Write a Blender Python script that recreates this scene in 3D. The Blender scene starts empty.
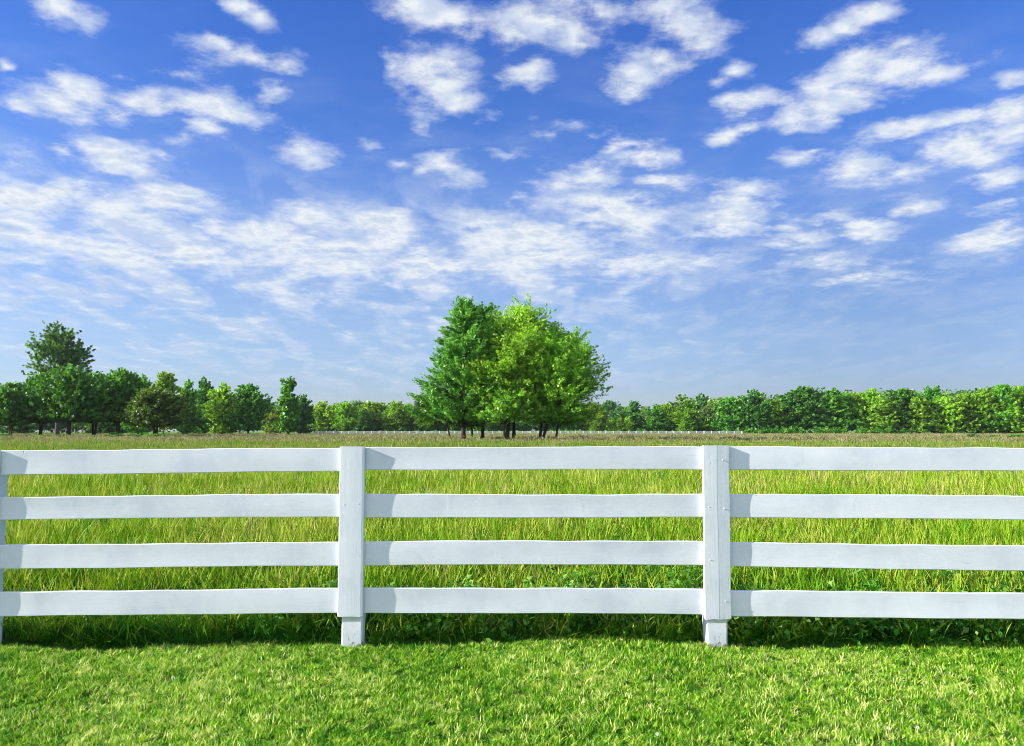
import bpy, bmesh, math, random
import numpy as np
from mathutils import Vector, Matrix

random.seed(7)
sc = bpy.context.scene
COL = sc.collection
PI = math.pi

# ------------------------------------------------------------------ camera
F = 804.0
CAMZ = 1.46
TH = math.atan(58.0 / F)
cam_d = bpy.data.cameras.new('camera')
cam = bpy.data.objects.new('camera', cam_d)
COL.objects.link(cam)
cam_d.sensor_width = 36.0
cam_d.lens = 36.0 * F / 1024.0
cam_d.clip_start = 0.05
cam_d.clip_end = 9000.0
cam.location = (0, 0, CAMZ)
cam.rotation_euler = (PI / 2 + TH, 0, 0)
sc.camera = cam


def at(px, py, Y):
    """world point seen at a pixel, at distance Y"""
    u = (px - 512.0) / F
    v = (373.0 - py) / F
    c, s = math.cos(TH), math.sin(TH)
    dy = c - v * s
    dz = s + v * c
    return Vector((u * Y / dy, Y, CAMZ + dz * Y / dy))


# ------------------------------------------------------------------ light and sky
SX, SY, SZ = 5.5, 0.80, 2.15          # travel of the light: right, away, down
SUN_EL = math.atan2(SZ, math.hypot(SX, SY))
sun_d = bpy.data.lights.new('sun', 'SUN')
sun_d.energy = 5.0
sun_d.angle = math.radians(0.5)
sun_d.color = (1.0, 0.95, 0.84)
sun = bpy.data.objects.new('sun', sun_d)
COL.objects.link(sun)
sun.rotation_euler = Vector((SX, SY, -SZ)).to_track_quat('-Z', 'Y').to_euler()

world = bpy.data.worlds.new('World')
sc.world = world
world.use_nodes = True
world.cycles.sampling_method = 'MANUAL'
world.cycles.sample_map_resolution = 512


class NT:
    """tiny helper for node trees"""
    def __init__(s, nt):
        s.nt = nt
        nt.nodes.clear()

    def n(s, kind, ins=None, **props):
        nd = s.nt.nodes.new(kind)
        for k, v in props.items():
            setattr(nd, k, v)
        for k, v in (ins or {}).items():
            if isinstance(v, bpy.types.NodeSocket):
                s.nt.links.new(v, nd.inputs[k])
            else:
                nd.inputs[k].default_value = v
        return nd

    def m(s, op, a, b=0.0, c=0.0, clamp=False):
        return s.n('ShaderNodeMath', {0: a, 1: b, 2: c}, operation=op, use_clamp=clamp).outputs[0]

    def v(s, op, a, b=(0, 0, 0), c=(0, 0, 0)):
        nd = s.n('ShaderNodeVectorMath', {0: a, 1: b}, operation=op)
        if op == 'MULTIPLY_ADD':
            if isinstance(c, bpy.types.NodeSocket):
                s.nt.links.new(c, nd.inputs[2])
            else:
                nd.inputs[2].default_value = c
        return nd.outputs['Value'] if op in ('LENGTH', 'DISTANCE', 'DOT_PRODUCT') else nd.outputs['Vector']

    def ramp(s, fac, stops, interp='LINEAR'):
        nd = s.n('ShaderNodeValToRGB', {0: fac})
        cr = nd.color_ramp
        cr.interpolation = interp
        while len(cr.elements) < len(stops):
            cr.elements.new(0.5)
        for e, (p, c) in zip(cr.elements, stops):
            e.position = p
            e.color = (*c, 1) if len(c) == 3 else c
        return nd.outputs[0]

    def mix(s, fac, a, b, blend='MIX'):
        nd = s.n('ShaderNodeMix', data_type='RGBA', blend_type=blend)
        for idx, val in ((0, fac), (6, a), (7, b)):
            if isinstance(val, bpy.types.NodeSocket):
                s.nt.links.new(val, nd.inputs[idx])
            else:
                nd.inputs[idx].default_value = (*val, 1) if isinstance(val, tuple) and len(val) == 3 else val
        return nd.outputs[2]

    def noise(s, vec, scale, detail=4.0, rough=0.55, dist=0.0, col=False):
        nd = s.n('ShaderNodeTexNoise', {'Scale': scale, 'Detail': detail, 'Roughness': rough, 'Distortion': dist})
        if vec is not None:
            s.nt.links.new(vec, nd.inputs['Vector'])
        return nd.outputs['Color' if col else 'Fac']

    def smooth(s, x, lo, hi):
        return s.n('ShaderNodeMapRange', {0: x, 1: lo, 2: hi, 3: 0.0, 4: 1.0}, interpolation_type='SMOOTHSTEP').outputs[0]


# clouds: (pixel x, pixel y, half width, half height, strength); turned into compass angle / height angle in the sky
CL = [
 (60,9,36,15,1),(0,66,9,8,.8),(236,4,24,7,.9),(256,14,22,12,.9),(228,50,34,12,1),(246,58,44,12,.9),(278,70,20,9,.6),(185,74,26,9,.5),
 (74,84,34,18,1),(62,98,46,18,1),(22,104,26,11,.8),(128,76,12,6,.5),(80,122,20,7,.7),
 (215,108,48,16,1),(150,106,34,14,.9),(208,128,26,13,.9),(270,94,22,11,.8),(118,116,24,10,.7),(180,142,14,9,.5),(226,140,10,7,.5),
 (112,156,42,14,1),(140,170,26,9,.9),(68,152,18,8,.8),(165,160,16,7,.7),(20,150,22,8,.5),(12,164,18,7,.5),
 (62,194,60,16,1),(176,194,42,15,1),(20,200,46,20,1),(110,206,50,11,.9),(20,232,70,14,.8),
 (307,150,28,14,1),(288,148,14,7,.7),(330,154,14,7,.5),(368,150,14,7,.35),(310,213,26,10,1),(384,222,34,12,1),(398,214,18,8,.8),(356,212,18,6,.6),(256,230,26,8,.9),(200,254,28,7,.9),(212,228,14,7,.7),(290,238,40,12,.8),(392,238,30,8,.8),
 (420,8,42,16,1),(450,18,44,16,1),(545,18,54,24,1),(575,36,30,18,1),(600,12,26,12,.8),(514,30,26,16,.9),(398,10,16,10,.7),
 (440,78,44,26,1),(410,66,26,14,.9),(455,98,28,16,1),(425,122,12,14,.6),(430,130,9,8,.5),(392,64,12,12,.7),(522,77,24,13,1),(504,88,12,7,.5),
 (448,166,24,13,1),(432,172,14,9,.7),(470,178,16,10,.7),(495,152,26,6,.5),(400,166,12,5,.5),
 (575,128,34,8,.55),(550,134,16,6,.5),
 (665,8,42,14,.8),(680,28,40,20,.85),(690,50,30,18,.8),(655,62,34,16,.9),(630,76,34,14,.85),(628,92,22,9,.7),(610,84,16,12,.6),(710,20,22,22,.6),
 (735,72,20,8,.9),(718,82,20,7,.8),(742,104,32,12,1),(760,98,18,6,.7),(728,136,20,9,.9),(745,128,16,7,.8),
 (875,12,26,11,.95),(850,26,26,11,.7),(825,38,22,12,.6),(805,45,18,8,.4),
 (862,62,34,16,.9),(900,72,42,15,.95),(850,88,44,16,.9),(815,110,34,15,1),(790,122,22,10,.9),(935,74,30,9,.8),(905,45,26,6,.5),(825,92,26,15,.8),
 (1006,78,20,8,.6),(985,60,20,5,.3),(905,125,44,10,.9),(960,118,50,10,.9),(1004,110,34,12,.9),(1010,130,30,14,.9),(960,144,50,16,.85),(985,152,34,12,.85),
 (865,168,44,16,.8),(905,175,30,10,.6),(800,157,24,8,.9),(815,150,14,5,.7),(1000,178,26,9,.8),(915,203,28,8,.6),(1005,205,30,6,.5),
 (632,146,28,8,.9),(640,158,32,9,.9),(615,150,16,12,.8),(666,183,30,8,.95),(586,178,36,14,.9),(560,186,30,10,.8),(618,212,60,14,.95),(590,204,44,12,.8),(530,238,66,13,.95),(640,222,30,14,.9),(480,222,30,8,.6),(516,200,24,6,.6),(475,212,34,7,.5),
 (738,200,38,17,1),(730,216,36,15,1),(756,222,22,9,.7),(720,196,20,10,.8),(700,232,20,7,.6),(772,200,14,6,.6),
 (845,184,26,6,.4),(866,230,30,8,.9),(835,218,22,7,.5),(800,238,36,8,.6),(785,225,18,5,.4),(990,240,34,10,.8),(1005,226,20,8,.7),(820,262,46,8,.5),(870,276,50,8,.5),
 (120,252,80,10,.5),(300,262,60,14,.6),(420,262,60,12,.7),(540,258,70,14,.7),(640,262,60,10,.6),(340,250,40,10,.6),(690,262,40,8,.5),
]
w = NT(world.node_tree)
tc = w.n('ShaderNodeTexCoord').outputs['Generated']
dirv = w.v('NORMALIZE', tc)
sep = w.n('ShaderNodeSeparateXYZ', {0: dirv})
dx_, dy_, dz_ = sep.outputs
az = w.m('ARCTAN2', dx_, dy_)
el = w.m('ARCSINE', dz_)
comb = w.n('ShaderNodeCombineXYZ', {0: az, 1: el, 2: 0.0}).outputs[0]
elp = w.m('MAXIMUM', dz_, 0.0)
den = w.m('ADD', elp, 0.135)
plane = w.v('DIVIDE', dirv, w.n('ShaderNodeCombineXYZ', {0: den, 1: den, 2: 1.0}).outputs[0])
pl = w.n('ShaderNodeSeparateXYZ', {0: plane})
pxy = w.n('ShaderNodeCombineXYZ', {0: pl.outputs[0], 1: pl.outputs[1], 2: 0.0}).outputs[0]
# edge wobble of the cloud outlines
wob = w.noise(pxy, 6.5, 3.0, 0.6, col=True)
wob2 = w.v('MULTIPLY_ADD', wob, (0.052, 0.036, 0), (-0.026, -0.018, 0))
pos = w.v('ADD', comb, wob2)
dens = None
for (cx, cy, rx, ry, st) in CL:
    if cx > 770 and cy < 260: st, rx, ry = st * 1.12, rx * 1.08, ry * 1.12
    d = (at(cx, cy, 100.0) - cam.location).normalized()
    a0, e0 = math.atan2(d.x, d.y), math.asin(d.z)
    d2 = (at(cx + rx, cy, 100.0) - cam.location).normalized()
    d3 = (at(cx, cy - ry, 100.0) - cam.location).normalized()
    ra = abs(math.atan2(d2.x, d2.y) - a0) * 1.50
    re = abs(math.asin(d3.z) - e0) * 1.62
    q = w.v('MULTIPLY_ADD', pos, (1 / ra, 1 / re, 0), (-a0 / ra, -e0 / re, 0))
    ln = w.v('LENGTH', q)
    o = w.m('MULTIPLY_ADD', ln, -st, st)
    dens = o if dens is None else w.m('SMOOTH_MAX', dens, o, 0.25)
dens = w.m('MAXIMUM', dens, -0.45)
n1 = w.noise(pxy, 8.5, 12.0, 0.64)
n2 = w.noise(w.v('ADD', pxy, (0.05, -0.05, 0)), 8.5, 5.0, 0.58)
nL = w.noise(pxy, 2.2, 4.0, 0.55)
# thin layered veil low over the horizon
veil = w.m('MULTIPLY', w.smooth(elp, 0.30, 0.17), w.smooth(elp, 0.015, 0.13))
east = w.smooth(az, 0.36, 0.0)
vstr = w.m('MULTIPLY', veil, w.m('MULTIPLY_ADD', east, 0.14, 0.16))
tot = w.m('ADD', dens, vstr)
tot = w.m('MULTIPLY_ADD', w.m('SUBTRACT', n1, 0.5), 2.3, tot)
rear_fill = w.smooth(dy_, 0.12, -0.35)  # added cloud bank behind the camera, never in view, fills the fence front
over = w.smooth(elp, 0.62, 0.8)  # more unseen cloud added overhead for the same fill light
tot = w.m('ADD', tot, w.m('MULTIPLY', w.m('MAXIMUM', rear_fill, over), 0.95))
cl = w.smooth(tot, 0.05, 1.0)
nv = w.noise(w.v('MULTIPLY', pxy, (1.5, 0.8, 1)), 3.2, 6.0, 0.56, 0.3)
vl = w.m('MULTIPLY', w.m('MULTIPLY_ADD', w.smooth(nv, 0.42, 0.62), 0.74, 0.26), w.m('MULTIPLY', w.smooth(elp, 0.36, 0.20), w.smooth(elp, 0.0, 0.08)))
vl = w.m('MULTIPLY', vl, w.m('MULTIPLY_ADD', w.smooth(az, 0.42, -0.05), 0.62, 0.26))
cl = w.m('SUBTRACT', 1.0, w.m('MULTIPLY', w.m('SUBTRACT', 1.0, cl), w.m('SUBTRACT', 1.0, vl)))
# wispy veil between
wisp = w.m('MULTIPLY', w.smooth(w.noise(w.v('MULTIPLY', pxy, (1.0, 1.5, 1)), 3.2, 7.0, 0.62), 0.42, 0.75), 0.26)
wispl = w.m('MULTIPLY', wisp, w.smooth(elp, 0.52, 0.2))
cl = w.m('MAXIMUM', cl, wispl)
# far cloud fades in the air near the horizon
fade = w.smooth(elp, 0.0, 0.20)
cl = w.m('MULTIPLY', cl, w.m('MULTIPLY_ADD', fade, 0.5, 0.45))
sky = w.n('ShaderNodeTexSky', sky_type='NISHITA', sun_disc=False)
sky.sun_elevation = SUN_EL
sky.sun_rotation = math.atan2(-SX, -SY)
sky.air_density = 1.0
sky.dust_density = 0.3
sky.ozone_density = 2.0
tint = w.ramp(elp, [(0.0, (0.44, 0.52, 0.82)), (0.05, (0.49, 0.56, 0.84)), (0.12, (0.54, 0.62, 0.86)), (0.30, (0.40, 0.59, 1.03)), (0.5, (0.25, 0.48, 1.08)), (1.0, (0.19, 0.40, 1.0))])
skyc = w.mix(1.0, sky.outputs[0], tint, 'MULTIPLY')
dim = w.m('MULTIPLY', w.smooth(az, 0.0, 0.5), w.smooth(elp, 0.40, 0.12))
skyc = w.mix(dim, skyc, w.mix(1.0, skyc, (0.70, 0.70, 0.74), 'MULTIPLY'))
shade = w.smooth(w.m('MULTIPLY_ADD', w.m('SUBTRACT', n2, n1), 2.2, w.m('MULTIPLY', tot, 0.45)), -0.2, 0.9)
cloudc = w.ramp(shade, [(0.0, (3.0, 3.5, 4.4)), (0.45, (4.5, 4.7, 4.8)), (1.0, (3.1, 3.55, 4.25))])
sund = Vector((-SX, -SY, SZ)).normalized()
cs = w.m('MAXIMUM', w.v('DOT_PRODUCT', dirv, tuple(sund)), 0.0)
fill_glow = w.m('MULTIPLY_ADD', w.m('MULTIPLY', cs, cs), 1.6, w.m('MULTIPLY_ADD', rear_fill, 0.5, 1.0))  # extra brightness for the added clouds, strongest towards the sun
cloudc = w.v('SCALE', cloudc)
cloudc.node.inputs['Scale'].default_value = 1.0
w.nt.links.new(w.m('MAXIMUM', 1.0, w.m('MULTIPLY', fill_glow, w.m('MAXIMUM', rear_fill, over))), cloudc.node.inputs['Scale'])
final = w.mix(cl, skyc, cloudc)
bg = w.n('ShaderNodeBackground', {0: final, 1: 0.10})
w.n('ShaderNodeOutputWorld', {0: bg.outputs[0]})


# ------------------------------------------------------------------ tagging
def tag(o, label=None, cat=None, group=None, kind=None):
    if label: o['label'] = label
    if cat: o['category'] = cat
    if group: o['group'] = group
    if kind: o['kind'] = kind
    return o


def empty(name, loc, rz=0.0):
    o = bpy.data.objects.new(name, None)
    o.empty_display_size = 0.3
    o.location = loc
    o.rotation_euler = (0, 0, rz)
    COL.objects.link(o)
    return o


def mesh_np(name, verts, quads=None, tris=None, attrs=None, smooth=False):
    """fast mesh from numpy arrays"""
    me = bpy.data.meshes.new(name)
    nq = 0 if quads is None else len(quads)
    nt = 0 if tris is None else len(tris)
    me.vertices.add(len(verts))
    me.vertices.foreach_set('co', np.asarray(verts, np.float32).ravel())
    loops = []
    if nq: loops.append(np.asarray(quads, np.int32).ravel())
    if nt: loops.append(np.asarray(tris, np.int32).ravel())
    lv = np.concatenate(loops)
    me.loops.add(len(lv))
    me.loops.foreach_set('vertex_index', lv)
    me.polygons.add(nq + nt)
    starts = np.concatenate([np.arange(nq) * 4, nq * 4 + np.arange(nt) * 3]).astype(np.int32)
    me.polygons.foreach_set('loop_start', starts)
    if smooth:
        me.polygons.foreach_set('use_smooth', np.ones(nq + nt, bool))
    me.update(calc_edges=True)
    for k, a in (attrs or {}).items():
        at_ = me.attributes.new(k, 'FLOAT', 'POINT')
        at_.data.foreach_set('value', np.asarray(a, np.float32))
    return me


def link(name, me, mat, parent=None):
    o = bpy.data.objects.new(name, me)
    if mat: me.materials.append(mat)
    COL.objects.link(o)
    o.parent = parent
    return o


def new_mat(name):
    m = bpy.data.materials.new(name)
    m.use_nodes = True
    return m, NT(m.node_tree)


# ------------------------------------------------------------------ materials
def leafy(name, stops, trans=0.35, rough=0.5, spec=0.3, bignoise=None, use_obj=False, neargreen=False, instj=0.0, translucent_gain=(1.2, 1.25, 0.6)):
    m, t = new_mat(name)
    a = t.n('ShaderNodeAttribute', attribute_name='tint').outputs['Fac']
    fac = a
    if bignoise:
        g = t.n('ShaderNodeNewGeometry').outputs['Position']
        v = t.v('MULTIPLY', g, (1, bignoise[1], 0))
        nz = t.noise(v, bignoise[0], 3.0, 0.6)
        fac = t.m('MULTIPLY_ADD', t.m('SUBTRACT', nz, 0.5), bignoise[2], a, clamp=True)
        if neargreen:
            yy = t.n('ShaderNodeSeparateXYZ', {0: g}).outputs[1]
            fac = t.m('ADD', fac, t.m('MULTIPLY_ADD', t.smooth(yy, 6.5, 14.0), 0.06, -0.28), clamp=True)
    c = t.ramp(fac, stops)
    if instj:
        fac = t.m('ADD', fac, t.m('MULTIPLY_ADD', t.n('ShaderNodeObjectInfo').outputs['Random'], instj, -instj / 2), clamp=True)
        c = t.ramp(fac, stops)
    if use_obj:
        oc = t.n('ShaderNodeObjectInfo').outputs['Color']
        c = t.mix(1.0, c, oc, 'MULTIPLY')
    p = t.n('ShaderNodeBsdfPrincipled', {'Base Color': c, 'Roughness': rough, 'Specular IOR Level': spec})
    tcx = t.mix(1.0, c, translucent_gain, 'MULTIPLY')
    tr = t.n('ShaderNodeBsdfTranslucent', {0: tcx})
    mx = t.n('ShaderNodeMixShader', {0: trans, 1: p.outputs[0], 2: tr.outputs[0]})
    t.n('ShaderNodeOutputMaterial', {0: mx.outputs[0]})
    return m


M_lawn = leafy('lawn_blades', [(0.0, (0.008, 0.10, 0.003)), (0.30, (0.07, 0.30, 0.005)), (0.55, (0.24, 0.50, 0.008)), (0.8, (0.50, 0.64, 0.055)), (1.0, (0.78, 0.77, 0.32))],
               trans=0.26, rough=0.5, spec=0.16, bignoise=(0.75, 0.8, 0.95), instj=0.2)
M_tall = leafy('meadow_blades', [(0.0, (0.008, 0.08, 0.003)), (0.35, (0.06, 0.25, 0.004)), (0.62, (0.20, 0.35, 0.012)), (0.85, (0.38, 0.43, 0.05)), (1.0, (0.56, 0.47, 0.26))],
               trans=0.24, rough=0.6, spec=0.12, bignoise=(0.45, 0.6, 1.25), neargreen=True, instj=0.4)
M_straw = leafy('seedhead_grass', [(0.0, (0.12, 0.20, 0.03)), (0.35, (0.22, 0.235, 0.08)), (0.7, (0.30, 0.26, 0.14)), (1.0, (0.36, 0.31, 0.20))],
                trans=0.25, rough=0.7, spec=0.15, bignoise=(0.03, 2.5, 0.9))
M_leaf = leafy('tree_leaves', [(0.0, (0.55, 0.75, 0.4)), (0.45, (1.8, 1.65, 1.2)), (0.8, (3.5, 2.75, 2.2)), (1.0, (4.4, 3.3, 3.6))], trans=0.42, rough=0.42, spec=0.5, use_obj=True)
M_weed = leafy('weed_leaves', [(0.0, (0.012, 0.09, 0.004)), (0.5, (0.06, 0.26, 0.012)), (1.0, (0.36, 0.52, 0.10))], trans=0.35, rough=0.5, spec=0.3)

# bark
M_bark, t = new_mat('bark')
g = t.n('ShaderNodeTexCoord').outputs['Object']
nz = t.noise(t.v('MULTIPLY', g, (4, 4, 0.8)), 3.0, 6.0, 0.7)
c = t.ramp(nz, [(0.3, (0.018, 0.014, 0.011)), (0.6, (0.065, 0.052, 0.042)), (0.8, (0.14, 0.12, 0.10))])
b = t.n('ShaderNodeBump', {'Height': nz, 'Strength': 0.8, 'Distance': 0.05})
p = t.n('ShaderNodeBsdfPrincipled', {'Base Color': c, 'Roughness': 0.9, 'Normal': b.outputs[0]})
t.n('ShaderNodeOutputMaterial', {0: p.outputs[0]})

# weathered white fence paint
def paint(name, axis_scale, worn=0.0):
    m, t = new_mat(name)
    g = t.n('ShaderNodeTexCoord').outputs['Object']
    gs = t.v('MULTIPLY', g, axis_scale)
    grain = t.m('MULTIPLY', t.noise(gs, 14.0, 6.0, 0.65), 0.35)
    blot = t.noise(g, 3.2, 5.0, 0.6)
    c = t.ramp(blot, [(0.25, (0.58, 0.61, 0.70)), (0.5, (0.69, 0.71, 0.78)), (0.75, (0.75, 0.76, 0.82))])
    # grey weathering scuffs and knots
    sc1 = t.smooth(t.noise(t.v('MULTIPLY', g, axis_scale), 5.0, 8.0, 0.75, 0.6), 0.655, 0.74)
    c = t.mix(t.m('MULTIPLY', sc1, 0.45), c, (0.42, 0.44, 0.46))
    vor = t.n('ShaderNodeTexVoronoi', {'Vector': g, 'Scale': 2.9}, feature='F1')
    dist = t.m('ADD', vor.outputs['Distance'], t.m('MULTIPLY_ADD', t.noise(g, 60.0, 3.0, 0.6), 0.02, -0.01))
    spot = t.smooth(dist, 0.022, 0.012)
    c = t.mix(t.m('MULTIPLY', spot, 0.8), c, (0.20, 0.20, 0.19))
    if worn > 0:
        zz = t.n('ShaderNodeSeparateXYZ', {0: g}).outputs[2]
        wr = t.noise(t.v('MULTIPLY', g, (1, 1, 0.5)), 22.0, 6.0, 0.7)
        wm = t.smooth(t.m('SUBTRACT', wr, t.m('MULTIPLY_ADD', zz, 1.3, 0.42)), 0.0, 0.07)
        c = t.mix(t.m('MULTIPLY', wm, 0.9), c, (0.16, 0.145, 0.115))
        wm2 = t.smooth(t.m('SUBTRACT', wr, t.m('MULTIPLY_ADD', zz, 3.5, 0.40)), 0.0, 0.05)
        c = t.mix(wm2, c, (0.30, 0.17, 0.09))
    # hairline cracks along the grain, faint green and grey weathering
    crk = t.noise(t.v('MULTIPLY', g, tuple(v * 1.0 for v in (axis_scale[0] * 0.7, 1, axis_scale[2] * 0.9))), 26.0, 3.0, 0.5, 0.4)
    cm1 = t.smooth(t.m('ABSOLUTE', t.m('SUBTRACT', crk, 0.5)), 0.006, 0.0)
    cm2 = t.smooth(t.noise(g, 2.1, 3.0, 0.6), 0.56, 0.66)
    crack = t.m('MULTIPLY', cm1, cm2)
    c = t.mix(t.m('MULTIPLY', crack, 0.55), c, (0.30, 0.30, 0.29))
    grn = t.m('MULTIPLY', t.smooth(t.noise(g, 5.0, 6.0, 0.7), 0.55, 0.72), 0.22)
    c = t.mix(grn, c, (0.50, 0.55, 0.48))
    nails = t.m('MULTIPLY', t.noise(gs, 34.0, 4.0, 0.7), 0.35)
    wave = t.m('MULTIPLY', t.noise(g, 2.4, 4.0, 0.55), 1.6)
    scr = t.n('ShaderNodeTexWave', {'Vector': t.v('MULTIPLY', g, (1.0, 1.0, 1.0)), 'Scale': 2.2, 'Distortion': 9.0, 'Detail': 3.0, 'Detail Scale': 1.4}, wave_type='BANDS', bands_direction='DIAGONAL')
    scrv = t.m('MULTIPLY', t.smooth(scr.outputs['Fac'], 0.70, 1.0), 0.16)
    h = t.m('ADD', t.m('ADD', grain, nails), t.m('ADD', wave, scrv))
    h = t.m('SUBTRACT', h, t.m('MULTIPLY', spot, 1.5))
    b = t.n('ShaderNodeBump', {'Height': h, 'Strength': 0.5, 'Distance': 0.0030})
    p = t.n('ShaderNodeBsdfPrincipled', {'Base Color': c, 'Roughness': 0.5, 'Specular IOR Level': 0.35, 'Normal': b.outputs[0]})
    t.n('ShaderNodeOutputMaterial', {0: p.outputs[0]})
    return m


M_rail = paint('rail_paint', (0.14, 1, 2.2))
M_post = paint('post_paint', (2.2, 1, 0.14))
M_stub = paint('worn_post_paint', (2.2, 1, 0.2), worn=1.0)
M_white, t = new_mat('far_white_paint')
nz = t.noise(t.n('ShaderNodeTexCoord').outputs['Object'], 0.5, 3.0)
p = t.n('ShaderNodeBsdfPrincipled', {'Base Color': t.ramp(nz, [(0.3, (0.74, 0.75, 0.76)), (0.7, (0.84, 0.84, 0.84))]), 'Roughness': 0.6})
t.n('ShaderNodeOutputMaterial', {0: p.outputs[0]})

# ground: soil and matted growth under the blades, field colours far out
M_ground, t = new_mat('field_ground')
g = t.n('ShaderNodeNewGeometry').outputs['Position']
gy = t.n('ShaderNodeSeparateXYZ', {0: g}).outputs[1]
gx = t.n('ShaderNodeSeparateXYZ', {0: g}).outputs[0]
fine = t.noise(g, 9.0, 6.0, 0.7)
near = t.ramp(fine, [(0.3, (0.020, 0.09, 0.006)), (0.6, (0.06, 0.19, 0.012)), (0.8, (0.16, 0.20, 0.05))])
streak = t.noise(t.v('MULTIPLY', g, (0.35, 1.0, 0)), 0.11, 7.0, 0.65)
farc = t.ramp(streak, [(0.25, (0.16, 0.20, 0.05)), (0.42, (0.25, 0.23, 0.12)), (0.58, (0.31, 0.26, 0.17)), (0.75, (0.25, 0.27, 0.11))])
greenz = t.ramp(streak, [(0.3, (0.10, 0.19, 0.015)), (0.7, (0.20, 0.26, 0.05))])
wobb = t.m('MULTIPLY_ADD', t.noise(t.v('MULTIPLY', g, (0.3, 1, 0)), 0.05, 3.0), 50.0, -25.0)
f1 = t.smooth(t.m('ADD', gy, wobb), 95.0, 125.0)
far2 = t.mix(f1, greenz, farc)
f2 = t.smooth(t.m('ADD', gy, t.m('MULTIPLY', wobb, 0.2)), 318.0, 332.0)
far3 = t.mix(f2, far2, (0.12, 0.24, 0.03))
f0 = t.smooth(gy, 25.0, 60.0)
cc = t.mix(f0, near, far3)
b = t.n('ShaderNodeBump', {'Height': t.noise(g, 1.5, 8.0, 0.75), 'Strength': 1.0, 'Distance': 0.25})
p = t.n('ShaderNodeBsdfPrincipled', {'Base Color': cc, 'Roughness': 0.95, 'Specular IOR Level': 0.1, 'Normal': b.outputs[0]})
t.n('ShaderNodeOutputMaterial', {0: p.outputs[0]})


# ------------------------------------------------------------------ ground sheet
def gz(x, y):
    """height of the ground"""
    x = np.asarray(x, float); y = np.asarray(y, float)
    near = np.exp(-((y - 4.9) / 2.2) ** 2)
    z = 0.022 * near * np.sin(x * 1.27 + 1.2) * 1.0 + 0.012 * near * np.sin(x * 2.9 + y * 1.1)
    z = z + 0.03 * (1 - near) * np.sin(x * 0.35 + y * 0.23) * np.exp(-np.abs(y) / 40.0)
    z = z + 0.026 * np.exp(-((y - 5.45) / 1.3) ** 2)
    return z


def graded(lo, hi, fine_lo, fine_hi, step, grow=1.22):
    v = list(np.arange(fine_lo, fine_hi + 1e-6, step))
    s, x = step, fine_hi
    while x < hi:
        s *= grow; x += s; v.append(min(x, hi))
    s, x = step, fine_lo
    while x > lo:
        s *= grow; x -= s; v.insert(0, max(x, lo))
    return np.array(v)


gxv = graded(-4000, 4000, -9, 9, 0.15)
gyv = graded(-1500, 6000, -2, 12, 0.15)
GX, GY = np.meshgrid(gxv, gyv)
GZ = gz(GX, GY)
nx, ny = len(gxv), len(gyv)
idx = np.arange(nx * ny).reshape(ny, nx)
q = np.stack([idx[:-1, :-1], idx[:-1, 1:], idx[1:, 1:], idx[1:, :-1]], -1).reshape(-1, 4)
ground = link('ground', mesh_np('ground', np.stack([GX, GY, GZ], -1).reshape(-1, 3), quads=q, smooth=True), M_ground)
tag(ground, 'flat grassy ground running from the lawn to the horizon', 'ground', kind='structure')


# ------------------------------------------------------------------ boards of the fence
def board_mesh(name, p0, p1, h0, h1, thick, seed, bow=0.004, sag=0.0, nseg=34, cup=0.0025):
    """board from p0 to p1 (centre of its ends); heights h0,h1; world x runs along it"""
    r = random.Random(seed)
    ph = [r.uniform(0, 6.28) for _ in range(6)]
    prof = []
    c = 0.004
    # cross-section (y outwards to viewer negative, z) in unit form, bevelled corners
    rows = [(-0.5 * thick + c, -1), (-0.5 * thick, -0.9), (-0.5 * thick, -0.45), (-0.5 * thick, 0), (-0.5 * thick, 0.45), (-0.5 * thick, 0.9), (-0.5 * thick + c, 1),
            (0.5 * thick - c, 1), (0.5 * thick, 0.9), (0.5 * thick, -0.9), (0.5 * thick - c, -1)]
    V = []
    for i in range(nseg + 1):
        s = i / nseg
        cx = p0[0] + (p1[0] - p0[0]) * s
        cy = p0[1] + (p1[1] - p0[1]) * s
        cz = p0[2] + (p1[2] - p0[2]) * s
        env = math.sin(PI * s)
        cz += sag * env + 0.0012 * math.sin(9 * s + ph[0]) + 0.0008 * math.sin(23 * s + ph[1])
        cy += bow * env * math.sin(3 * s + ph[2])
        h = h0 + (h1 - h0) * s + 0.0012 * math.sin(7 * s + ph[3])
        tw = 0.02 * math.sin(2.5 * s + ph[4])
        for (yy, k) in rows:
            zz = k * 0.5 * h if abs(k) == 1 else (math.copysign(0.5 * h - c, k) if abs(k) > 0.8 else k * 0.5 * h)
            cupy = cup * (1 - (2 * zz / h) ** 2) * math.sin(4 * s + ph[5])
            V.append((cx, cy + yy + cupy - tw * zz, cz + zz + (0.0012 * math.sin(31 * s + ph[2] + k) if k > 0.8 else 0)))
    n = len(rows)
    Q = []
    for i in range(nseg):
        for j in range(n):
            a = i * n + j; b_ = i * n + (j + 1) % n
            Q.append((a, b_, b_ + n, a + n))
    me = bpy.data.meshes.new(name)
    faces = [tuple(x) for x in Q] + [tuple(range(n)), tuple(reversed(range(nseg * n, nseg * n + n)))]
    me.from_pydata(V, [], faces)
    me.update()
    for p_ in me.polygons: p_.use_smooth = True
    return me


def autosmooth(me, ang=35):
    me.set_sharp_from_angle(angle=math.radians(ang))


def off(me, o):
    me.transform(Matrix.Translation(-Vector(o)))
    return me


# post stations: pixel x of the face board's middle at its foot, distance, pixel half width, face thickness
ST = [(-372, 5.30), (-15, 5.42), (352, 5.445), (716, 5.445), (1082, 5.34), (1450, 5.22)]
station = [at(px, 560, Y) for px, Y in ST]
fence = empty('board_fence', (station[2].x, 5.5, 0.0))
tag(fence, 'white painted four rail board fence across the lawn, close to the camera', 'fence')
fo = Vector(fence.location)


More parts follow.
